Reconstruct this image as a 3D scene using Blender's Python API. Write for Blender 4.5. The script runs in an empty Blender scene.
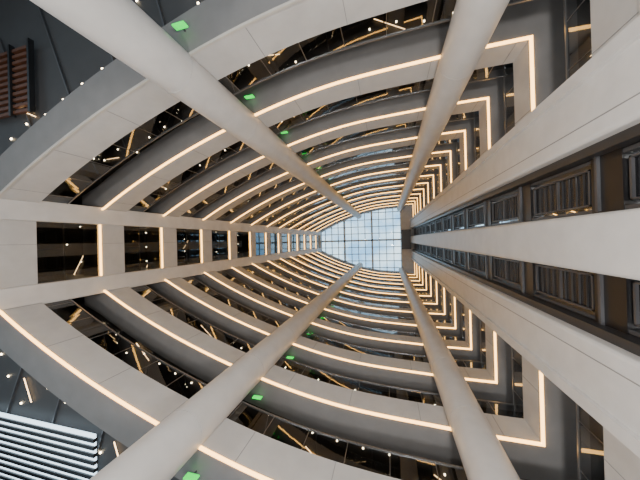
import bpy, math, random
from mathutils import Vector, Matrix
random.seed(11)
D=bpy.data; C=bpy.context

# ---------------------------------------------------------------- materials
def mat(name,col,rough=.6,metal=0,emit=None,es=0,var=.06,scale=1.5,spec=.5):
    m=D.materials.new(name); m.use_nodes=True
    nt=m.node_tree; b=nt.nodes['Principled BSDF']
    b.inputs['Roughness'].default_value=rough; b.inputs['Metallic'].default_value=metal
    b.inputs['Specular IOR Level'].default_value=spec
    tc=nt.nodes.new('ShaderNodeTexCoord'); n=nt.nodes.new('ShaderNodeTexNoise')
    n.inputs['Scale'].default_value=scale; n.inputs['Detail'].default_value=4
    nt.links.new(tc.outputs['Object'],n.inputs['Vector'])
    r=nt.nodes.new('ShaderNodeValToRGB')
    r.color_ramp.elements[0].position=.3; r.color_ramp.elements[1].position=.7
    r.color_ramp.elements[0].color=[c*(1-var) for c in col]+[1]
    r.color_ramp.elements[1].color=[min(1,c*(1+var)) for c in col]+[1]
    nt.links.new(n.outputs['Fac'],r.inputs['Fac']); nt.links.new(r.outputs['Color'],b.inputs['Base Color'])
    if emit:
        b.inputs['Emission Color'].default_value=(*emit,1); b.inputs['Emission Strength'].default_value=es
    return m
def glass(name,tint,ior=1.6,rough=.02):
    m=D.materials.new(name); m.use_nodes=True; nt=m.node_tree; nt.nodes.clear()
    o=nt.nodes.new('ShaderNodeOutputMaterial'); mx=nt.nodes.new('ShaderNodeMixShader')
    t=nt.nodes.new('ShaderNodeBsdfTransparent'); g=nt.nodes.new('ShaderNodeBsdfGlossy'); f=nt.nodes.new('ShaderNodeFresnel')
    t.inputs['Color'].default_value=(*tint,1); g.inputs['Roughness'].default_value=rough
    g.inputs['Color'].default_value=(.9,.93,.95,1); f.inputs['IOR'].default_value=ior
    nt.links.new(f.outputs[0],mx.inputs[0]); nt.links.new(t.outputs[0],mx.inputs[1]); nt.links.new(g.outputs[0],mx.inputs[2])
    nt.links.new(mx.outputs[0],o.inputs['Surface'])
    return m
M_white=mat('fascia_plaster',(.50,.487,.468),.5)
M_col=mat('column_plaster',(.54,.528,.512),.42)
M_pier=mat('pier_panel',(.60,.587,.568),.4)
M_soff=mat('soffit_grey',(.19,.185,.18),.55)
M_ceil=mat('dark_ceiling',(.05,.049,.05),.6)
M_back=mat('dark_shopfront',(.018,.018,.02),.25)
M_black=mat('black_metal',(.010,.010,.011),.35)
M_frame=mat('grey_metal',(.08,.08,.085),.4,.3)
M_joint=mat('joint_shadow_gap',(.26,.255,.25),.8)
M_floor=mat('stone_floor',(.6,.58,.56),.35,scale=.6)
M_gfloor=mat('gallery_floor',(.2,.2,.2),.4)
M_rail=mat('handrail_steel',(.25,.25,.25),.3,.8)
M_slat=mat('louvre_metal',(.04,.04,.042),.35,.3)
M_led=mat('warm_led',(1,.8,.55),.5,emit=(1,.50,.11),es=7.0)
M_ledoff=mat('led_diffuser_unlit',(.5,.47,.42),.5)
M_lamp=mat('warm_lamp',(1,.9,.7),.5,emit=(1,.62,.28),es=6)
M_dot=mat('downlight_lens',(1,.9,.8),.5,emit=(1,.8,.5),es=18)
M_exit=mat('exit_green',(.0,.3,.05),.5,emit=(.0,1,.08),es=1.5)
M_cool=mat('luminous_slat',(.8,.9,1),.5,emit=(.66,.86,1),es=2.6)
M_wood=mat('wood_slat',(.10,.035,.015),.5,scale=4,var=.25)
M_mull=mat('skylight_mullion',(.42,.50,.56),.4)
M_gl=glass('balustrade_glass',(.55,.56,.58),2.1)
M_bay=glass('bay_glass',(.5,.53,.55),2.3)
M_sky=glass('skylight_glass',(.80,.93,1),1.3)
M_lift=glass('lift_glass',(.35,.36,.38),1.6)

# ---------------------------------------------------------------- mesh helpers
def mesh_obj(name,verts,faces,m,parent=None,smooth=False):
    me=D.meshes.new(name); me.from_pydata(verts,[],faces); me.update()
    if smooth:
        for p in me.polygons: p.use_smooth=True
    ob=D.objects.new(name,me); C.collection.objects.link(ob); me.materials.append(m)
    if parent: ob.parent=parent
    return ob
def empty(name):
    e=D.objects.new(name,None); C.collection.objects.link(e); return e
class MB:
    def __init__(s): s.v=[]; s.f=[]
    def quad(s,a,b,c,d):
        n=len(s.v); s.v+= [tuple(a),tuple(b),tuple(c),tuple(d)]; s.f.append((n,n+1,n+2,n+3))
    def box(s,x0,x1,y0,y1,z0,z1):
        n=len(s.v)
        s.v+=[(x,y,z) for z in (z0,z1) for y in (y0,y1) for x in (x0,x1)]
        s.f+=[tuple(n+i for i in q) for q in ((0,2,3,1),(4,5,7,6),(0,1,5,4),(2,6,7,3),(0,4,6,2),(1,3,7,5))]
    def obox(s,c,t,nrm,l,w,h):   # oriented box: centre, tangent(2d), normal(2d), length,width,height
        n=len(s.v)
        for z in (-h/2,h/2):
            for b in (-w/2,w/2):
                for a in (-l/2,l/2):
                    s.v.append((c[0]+t[0]*a+nrm[0]*b,c[1]+t[1]*a+nrm[1]*b,c[2]+z))
        s.f+=[tuple(n+i for i in q) for q in ((0,2,3,1),(4,5,7,6),(0,1,5,4),(2,6,7,3),(0,4,6,2),(1,3,7,5))]
    def out(s,name,m,parent=None): return mesh_obj(name,s.v,s.f,m,parent)

# ---------------------------------------------------------------- plan of the void
PITCH=4.2; ZB1=1.6+2.65*PITCH
XR=5.3; YC=7.5; YP=4.4; XL=-16.3
ctrl=[(2.0,7.42),(-2.5,7.10),(-6.7,6.18),(-11.4,4.58),(-15.9,2.45)]
def cat(p0,p1,p2,p3,t):
    return tuple(.5*((2*b)+(-a+c)*t+(2*a-5*b+4*c-d)*t*t+(-a+3*b-3*c+d)*t**3) for a,b,c,d in zip(p0,p1,p2,p3))
pts=[(XR,YC)]+ctrl
ext=[(8.5,7.5)]+pts+[(-19.5,0)]
curve=[]
for i in range(len(pts)-1):
    for j in range(8):
        curve.append(cat(ext[i],ext[i+1],ext[i+2],ext[i+3],j/8))
curve.append(pts[-1])
half=[(XR,YP)]+curve+[(XL,2.3)]            # +y half, core -> left end
top=[(x,-y) for x,y in half]               # -y half
PATH=top+[(XL,-1.2),(XL,0),(XL,1.2)]+half[::-1]
N=len(PATH)
NORM=[]
for i in range(N):
    ns=[]
    for a,b in ((i-1,i),(i,i+1)):
        if a<0 or b>=N: continue
        t=Vector((PATH[b][0]-PATH[a][0],PATH[b][1]-PATH[a][1])).normalized()
        ns.append(Vector((t.y,-t.x)))
    n=sum(ns,Vector((0,0)))
    n.normalize(); n/=max(.35,n.dot(ns[0]))
    NORM.append(n)
if NORM[len(half)//2].y>0: NORM=[-n for n in NORM]
def off(i,d): return (PATH[i][0]+NORM[i].x*d, PATH[i][1]+NORM[i].y*d)
def band(mb,d0,z0,d1,z1):
    for i in range(N-1):
        a=off(i,d0);b=off(i+1,d0);c=off(i+1,d1);d=off(i,d1)
        mb.quad((*a,z0),(*b,z0),(*c,z1),(*d,z1))
def loopband(mb,d0,d1,z0,z1):
    band(mb,d0,z0,d1,z0); band(mb,d0,z1,d1,z1); band(mb,d0,z0,d0,z1); band(mb,d1,z0,d1,z1)
def samples(step,start=.5):
    out=[]; acc=0; nxt=start
    for i in range(N-1):
        a=Vector(PATH[i]); b=Vector(PATH[i+1]); L=(b-a).length; t=(b-a)/L
        n=Vector((t.y,-t.x)); 
        if n.dot(NORM[i])<0: n=-n
        while nxt<acc+L:
            p=a+t*(nxt-acc); out.append((p,t,n)); nxt+=step
        acc+=L
    return out
FH=1.4; SW=1.4; BD=9.0
NL=13
for k in range(NL):
    zb=ZB1+(k-1)*PITCH
    e=empty('balcony_level')
    mb=MB(); band(mb,0,zb,0,zb+FH); band(mb,0,zb+FH,.22,zb+FH); mb.out('fascia',M_white,e)
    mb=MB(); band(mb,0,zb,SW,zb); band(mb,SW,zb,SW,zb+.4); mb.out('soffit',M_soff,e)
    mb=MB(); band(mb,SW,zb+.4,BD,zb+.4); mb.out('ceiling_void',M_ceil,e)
    mb=MB(); band(mb,.22,zb+FH-.02,BD,zb+FH-.02); mb.out('walkway_floor',M_gfloor,e)
    if k>0:
        mb=MB(); loopband(mb,-.045,.045,zb-.045,zb+.04); mb.out('led_strip',M_led,e)
    else:
        h=N//2
        lit=MB(); un=MB()
        for i in range(N-1):
            t=lit if i>=h+1 else un
            for (a0,c0,a1,c1) in ((-.04,-.04,.04,-.04),(-.04,.04,.04,.04),(-.04,-.04,-.04,.04)):
                A=off(i,a0);B=off(i+1,a0);Cc=off(i+1,a1);Dd=off(i,a1)
                t.quad((*A,zb+c0),(*B,zb+c0),(*Cc,zb+c1),(*Dd,zb+c1))
        lit.out('led_strip',M_led,e); un.out('led_strip_unlit',M_ledoff,e)
    mb=MB(); band(mb,.12,zb+FH,.12,zb+FH+1.1); mb.out('glass_balustrade',M_gl,e)
    mb=MB(); loopband(mb,.08,.16,zb+FH+1.1,zb+FH+1.15); mb.out('handrail',M_rail,e)
    mb=MB()
    for p,t,n in samples(1.5,.75): mb.obox((p.x+n.x*.12,p.y+n.y*.12,zb+FH+.55),t,n,.02,.03,1.1)
    mb.out('balustrade_clamps',M_rail,e)
    mb=MB()
    for p,t,n in samples(3.0):
        mb.obox((p.x-n.x*.002,p.y-n.y*.002,zb+FH/2+.05),t,n,.018,.012,FH-.1)
    mb.out('panel_joints',M_joint,e)
    md=MB(); ml=MB(); mm=MB()
    for p,t,n in samples(1.1,.8+.3*(k%3)):
        d=random.choice([1.9,2.2,2.8,3.4])
        md.obox((p.x+n.x*d,p.y+n.y*d,zb+.37),t,n,.06,.06,.04)
    for p,t,n in samples(5.2,1.7+1.1*(k%3)):
        d=random.uniform(2.0,3.2)
        a=random.uniform(.3,.9)
        tt=t*math.cos(a)+n*math.sin(a); nn=Vector((-tt.y,tt.x))
        ml.obox((p.x+n.x*d,p.y+n.y*d,zb+.33),tt,nn,random.uniform(.9,1.8),.025,.03)
    md.out('downlights',M_dot,e); ml.out('linear_lamps',M_lamp,e)
    for p,t,n in samples(2.4,1.0):
        mm.obox((p.x+n.x*4,p.y+n.y*4,zb+.36),n,t,5,.06,.1)
    mm.out('ceiling_battens',M_frame,e)
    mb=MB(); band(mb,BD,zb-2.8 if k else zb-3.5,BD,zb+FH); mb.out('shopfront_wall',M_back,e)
    if k<NL-1:
        mb=MB(); mb.quad((XL-.06,-1.5,zb+FH),(XL-.06,1.5,zb+FH),(XL-.06,1.5,zb+PITCH),(XL-.06,-1.5,zb+PITCH)); mb.out('bay_glazing',M_bay,e)
    for s in (-1,1):
        x,y=-6.2,7.15*s
        mb=MB(); mb.box(x-.22,x+.22,y-.025,y+.025,zb-.33,zb-.12); o=mb.out('exit_sign',M_exit,e)
        mb=MB(); mb.box(x-.02,x+.02,y-.02,y+.02,zb-.12,zb); mb.out('sign_hanger',M_frame,e)

ZTOP=ZB1+(NL-1)*PITCH
# ---------------------------------------------------------------- roof and skylight
mb=MB(); band(mb,0,ZTOP,BD,ZTOP); band(mb,0,ZTOP,0,ZTOP+1.6); mb.box(2.9,9,-12,12,ZTOP+.1,ZTOP+1.6)
mb.out('ceiling_roof',M_white)
sk=empty('skylight')
mb=MB()
x=-17
while x<=3: mb.box(x-.08,x+.08,-8.5,8.5,ZTOP+1.3,ZTOP+1.6); x+=1.66
y=-8.3
while y<=8.4: mb.box(-17.2,3,y-.08,y+.08,ZTOP+1.25,ZTOP+1.6); y+=1.66
mb.out('mullions',M_mull,sk)
mb=MB()
for x in (-10.4,-3.7): mb.box(x-.2,x+.2,-8.5,8.5,ZTOP+.9,ZTOP+1.6)
mb.box(-17.2,3,-.2,.2,ZTOP+.9,ZTOP+1.6)
mb.out('main_beams',M_mull,sk)
mb=MB(); mb.quad((-17.2,-8.6,ZTOP+1.62),(3,-8.6,ZTOP+1.62),(3,8.6,ZTOP+1.62),(-17.2,8.6,ZTOP+1.62)); mb.out('glazing',M_sky,sk)

# ---------------------------------------------------------------- round columns
def column(x,y,r):
    prof=[(r*1.12,0),(r*1.12,.25),(r,.3)]
    z=4.3
    while z<ZTOP:
        prof+=[(r,z-.012),(r-.012,z-.01),(r-.012,z+.01),(r,z+.012)]; z+=PITCH
    prof+=[(r,ZTOP+.05)]
    n=56; v=[];f=[]
    for pr,pz in prof:
        for i in range(n):
            a=2*math.pi*i/n; v.append((x+pr*math.cos(a),y+pr*math.sin(a),pz))
    for j in range(len(prof)-1):
        for i in range(n):
            f.append((j*n+i,j*n+(i+1)%n,(j+1)*n+(i+1)%n,(j+1)*n+i))
    f.append(tuple(range(n))[::-1]); f.append(tuple((len(prof)-1)*n+i for i in range(n)))
    o=mesh_obj('round_column',v,f,M_col,smooth=True)
    md=o.modifiers.new('e','EDGE_SPLIT'); md.split_angle=math.radians(40)
for s in (-1,1):
    column(-6.65,5.95*s,.72); column(2.85,7.1*s,.7)

# ---------------------------------------------------------------- end piers flanking the bay
for s in (-1,1):
    mb=MB(); y0,y1=sorted((1.5*s,2.5*s)); mb.box(XL-4,XL+.22,y0,y1,0,ZTOP+.3)
    o=mb.out('wall_pier',M_pier); b=o.modifiers.new('b','BEVEL'); b.width=.05; b.segments=2

# ---------------------------------------------------------------- lift core
core=empty('elevator_core')
XF=5.0
for s in (-1,1):
    mb=MB(); y0,y1=sorted((2.55*s,4.45*s)); mb.box(XF,XF+3.6,y0,y1,0,ZTOP+.2); o=mb.out('core_pier',M_pier,core)
    b=o.modifiers.new('b','BEVEL'); b.width=.12; b.segments=3
    mb=MB(); y0,y1=sorted((4.1*s,4.45*s)); mb.box(XF-.12,XF+.2,y0,y1,0,ZTOP+.2); mb.out('pier_lip',M_pier,core)
    mb=MB(); y0,y1=sorted((3.0*s,3.03*s)); mb.box(XF-.006,XF+.02,y0,y1,0,ZTOP); mb.out('pier_seam',M_joint,core)
    mb=MB(); y0,y1=sorted((2.3*s,2.56*s)); mb.box(XF+.3,XF+3.6,y0,y1,0,ZTOP+.2); mb.out('inner_reveal',M_slat,core)
mb=MB(); mb.box(XF-.1,XF+.5,-.70,.80,0,ZTOP+.2); o=mb.out('centre_pier',M_pier,core)
b=o.modifiers.new('b','BEVEL'); b.width=.12; b.segments=3
mb=MB(); mb.box(XF+3.5,XF+3.7,-4.4,4.4,0,ZTOP+.2); mb.out('shaft_back_wall',M_ceil,core)
XG=5.75
fr=MB(); gl=MB(); sl=MB(); bm=MB(); pn=MB()
for s in (-1,1):
    for yy in (.82,2.22):
        fr.box(XG-.1,XG+.12,*sorted(((yy-.05)*s,(yy+.05)*s)),0,ZTOP)
    for k in range(-1,NL+1):
        zb=ZB1+(k-1)*PITCH
        y0,y1=sorted((.98*s,2.05*s))
        z0,z1=max(0,zb-2.0),zb+.95
        bm.box(XG-.12,XG+.5,*sorted((.7*s,2.4*s)),z1+.12,z1+PITCH-(z1-z0)-.12)
        fr.box(XG-.2,XG-.1,*sorted((.8*s,2.3*s)),z0-.45,z0-.36)
        pn.box(XG+.02,XG+.08,y0,y1,z0,z1)
        for a,b_ in ((y0,y0+.05),(y1-.05,y1)): fr.box(XG-.08,XG-.01,a,b_,z0,z1)
        for a,b_ in ((z0,z0+.06),(z1-.06,z1),((z0+z1)/2-.03,(z0+z1)/2+.03)): fr.box(XG-.08,XG-.01,y0,y1,a,b_)
        for j in range(1,9):
            zz=z0+(z1-z0)*j/9; sl.box(XG-.04,XG+.01,y0,y1,zz-.012,zz+.012)
    y0,y1=sorted((.7*s,2.4*s)); gl.quad((XG+.1,y0,0),(XG+.1,y1,0),(XG+.1,y1,ZTOP),(XG+.1,y0,ZTOP))
fr.out('door_frames',M_frame,core); gl.out('shaft_glass',M_lift,core); sl.out('louvre_slats',M_slat,core); bm.out('floor_beams',M_black,core); pn.out('door_panels',M_back,core)
mb=MB(); mb.box(2.9,5.0,-2.2,2.2,ZTOP-1.2,ZTOP+.2); mb.out('machine_housing',M_black,core)

# ---------------------------------------------------------------- ground level
mb=MB(); mb.quad((-40,-35,0),(30,-35,0),(30,35,0),(-40,35,0)); mb.out('floor',M_floor)
lc=empty('luminous_slat_ceiling'); z=ZB1-PITCH+.15
a=MB(); b_=MB()
for j in range(13):
    a.box(-17.5,-10.9,6.9+j*.28,6.9+j*.28+.14,z,z+.06); b_.box(-17.5,-10.9,6.9+j*.28+.14,6.9+j*.28+.28,z-.05,z+.1)
a.out('luminous_slats',M_cool,lc); b_.out('dark_fins',M_black,lc)
wc=empty('wood_slat_ceiling'); a=MB(); b_=MB()
for j in range(11): a.box(-17.5,-14,-5.9-j*.26-.12,-5.9-j*.26,z,z+.12)
for x in (-17.5,-16.4,-15.2,-14.0): b_.box(x-.06,x+.06,-8.8,-5.8,z-.08,z+.1)
a.out('slats',M_wood,wc); b_.out('cross_frames',M_black,wc)

# ---------------------------------------------------------------- added unseen fill lights, aimed up to brighten fascias, soffits and columns
for i,(x,y) in enumerate([(-11,0),(-4,0),(2,-3),(2,3)]):
    L=D.lights.new('added_fill_up','AREA'); L.shape='DISK'; L.size=1.5; L.energy=(480,620,850,850)[i]; L.color=(1,.975,.95)
    o=D.objects.new('added_fill_up',L); C.collection.objects.link(o); o.location=(x,y,.3); o.rotation_euler=(math.pi,0,0)

# ---------------------------------------------------------------- world
w=D.worlds.new('sky'); C.scene.world=w; w.use_nodes=True; nt=w.node_tree
bg=nt.nodes['Background']; tc=nt.nodes.new('ShaderNodeTexCoord'); n=nt.nodes.new('ShaderNodeTexNoise'); r=nt.nodes.new('ShaderNodeValToRGB')
n.inputs['Scale'].default_value=9; n.inputs['Detail'].default_value=6
r.color_ramp.elements[0].position=.38; r.color_ramp.elements[0].color=(.27,.52,.78,1)
r.color_ramp.elements[1].position=.62; r.color_ramp.elements[1].color=(.82,.95,1,1)
nt.links.new(tc.outputs['Generated'],n.inputs['Vector']); nt.links.new(n.outputs['Fac'],r.inputs['Fac']); nt.links.new(r.outputs['Color'],bg.inputs['Color'])
bg.inputs['Strength'].default_value=2.5

# ---------------------------------------------------------------- camera
F=255.0; VPX,VPY=68.0,1.0; ANG=math.radians(1.6)
Zc=Vector((VPX,VPY,-F)).normalized()
Xc=(Vector((1,0,0))-Zc*Zc.x).normalized(); Yc=Zc.cross(Xc)
def toB(i):
    x,y,z=Xc[i],Yc[i],Zc[i]
    return Vector((x*math.cos(ANG)-y*math.sin(ANG), x*math.sin(ANG)+y*math.cos(ANG), z))
Rv,Uv,Bv=toB(0),toB(1),toB(2)
M=Matrix(((Rv.x,Uv.x,Bv.x,0),(Rv.y,Uv.y,Bv.y,-.2),(Rv.z,Uv.z,Bv.z,1.6),(0,0,0,1)))
cd=D.cameras.new('camera'); cam=D.objects.new('camera',cd); C.collection.objects.link(cam)
cam.matrix_world=M; cd.sensor_width=36; cd.lens=36*F/640; cd.clip_start=.05; cd.clip_end=500
C.scene.camera=cam
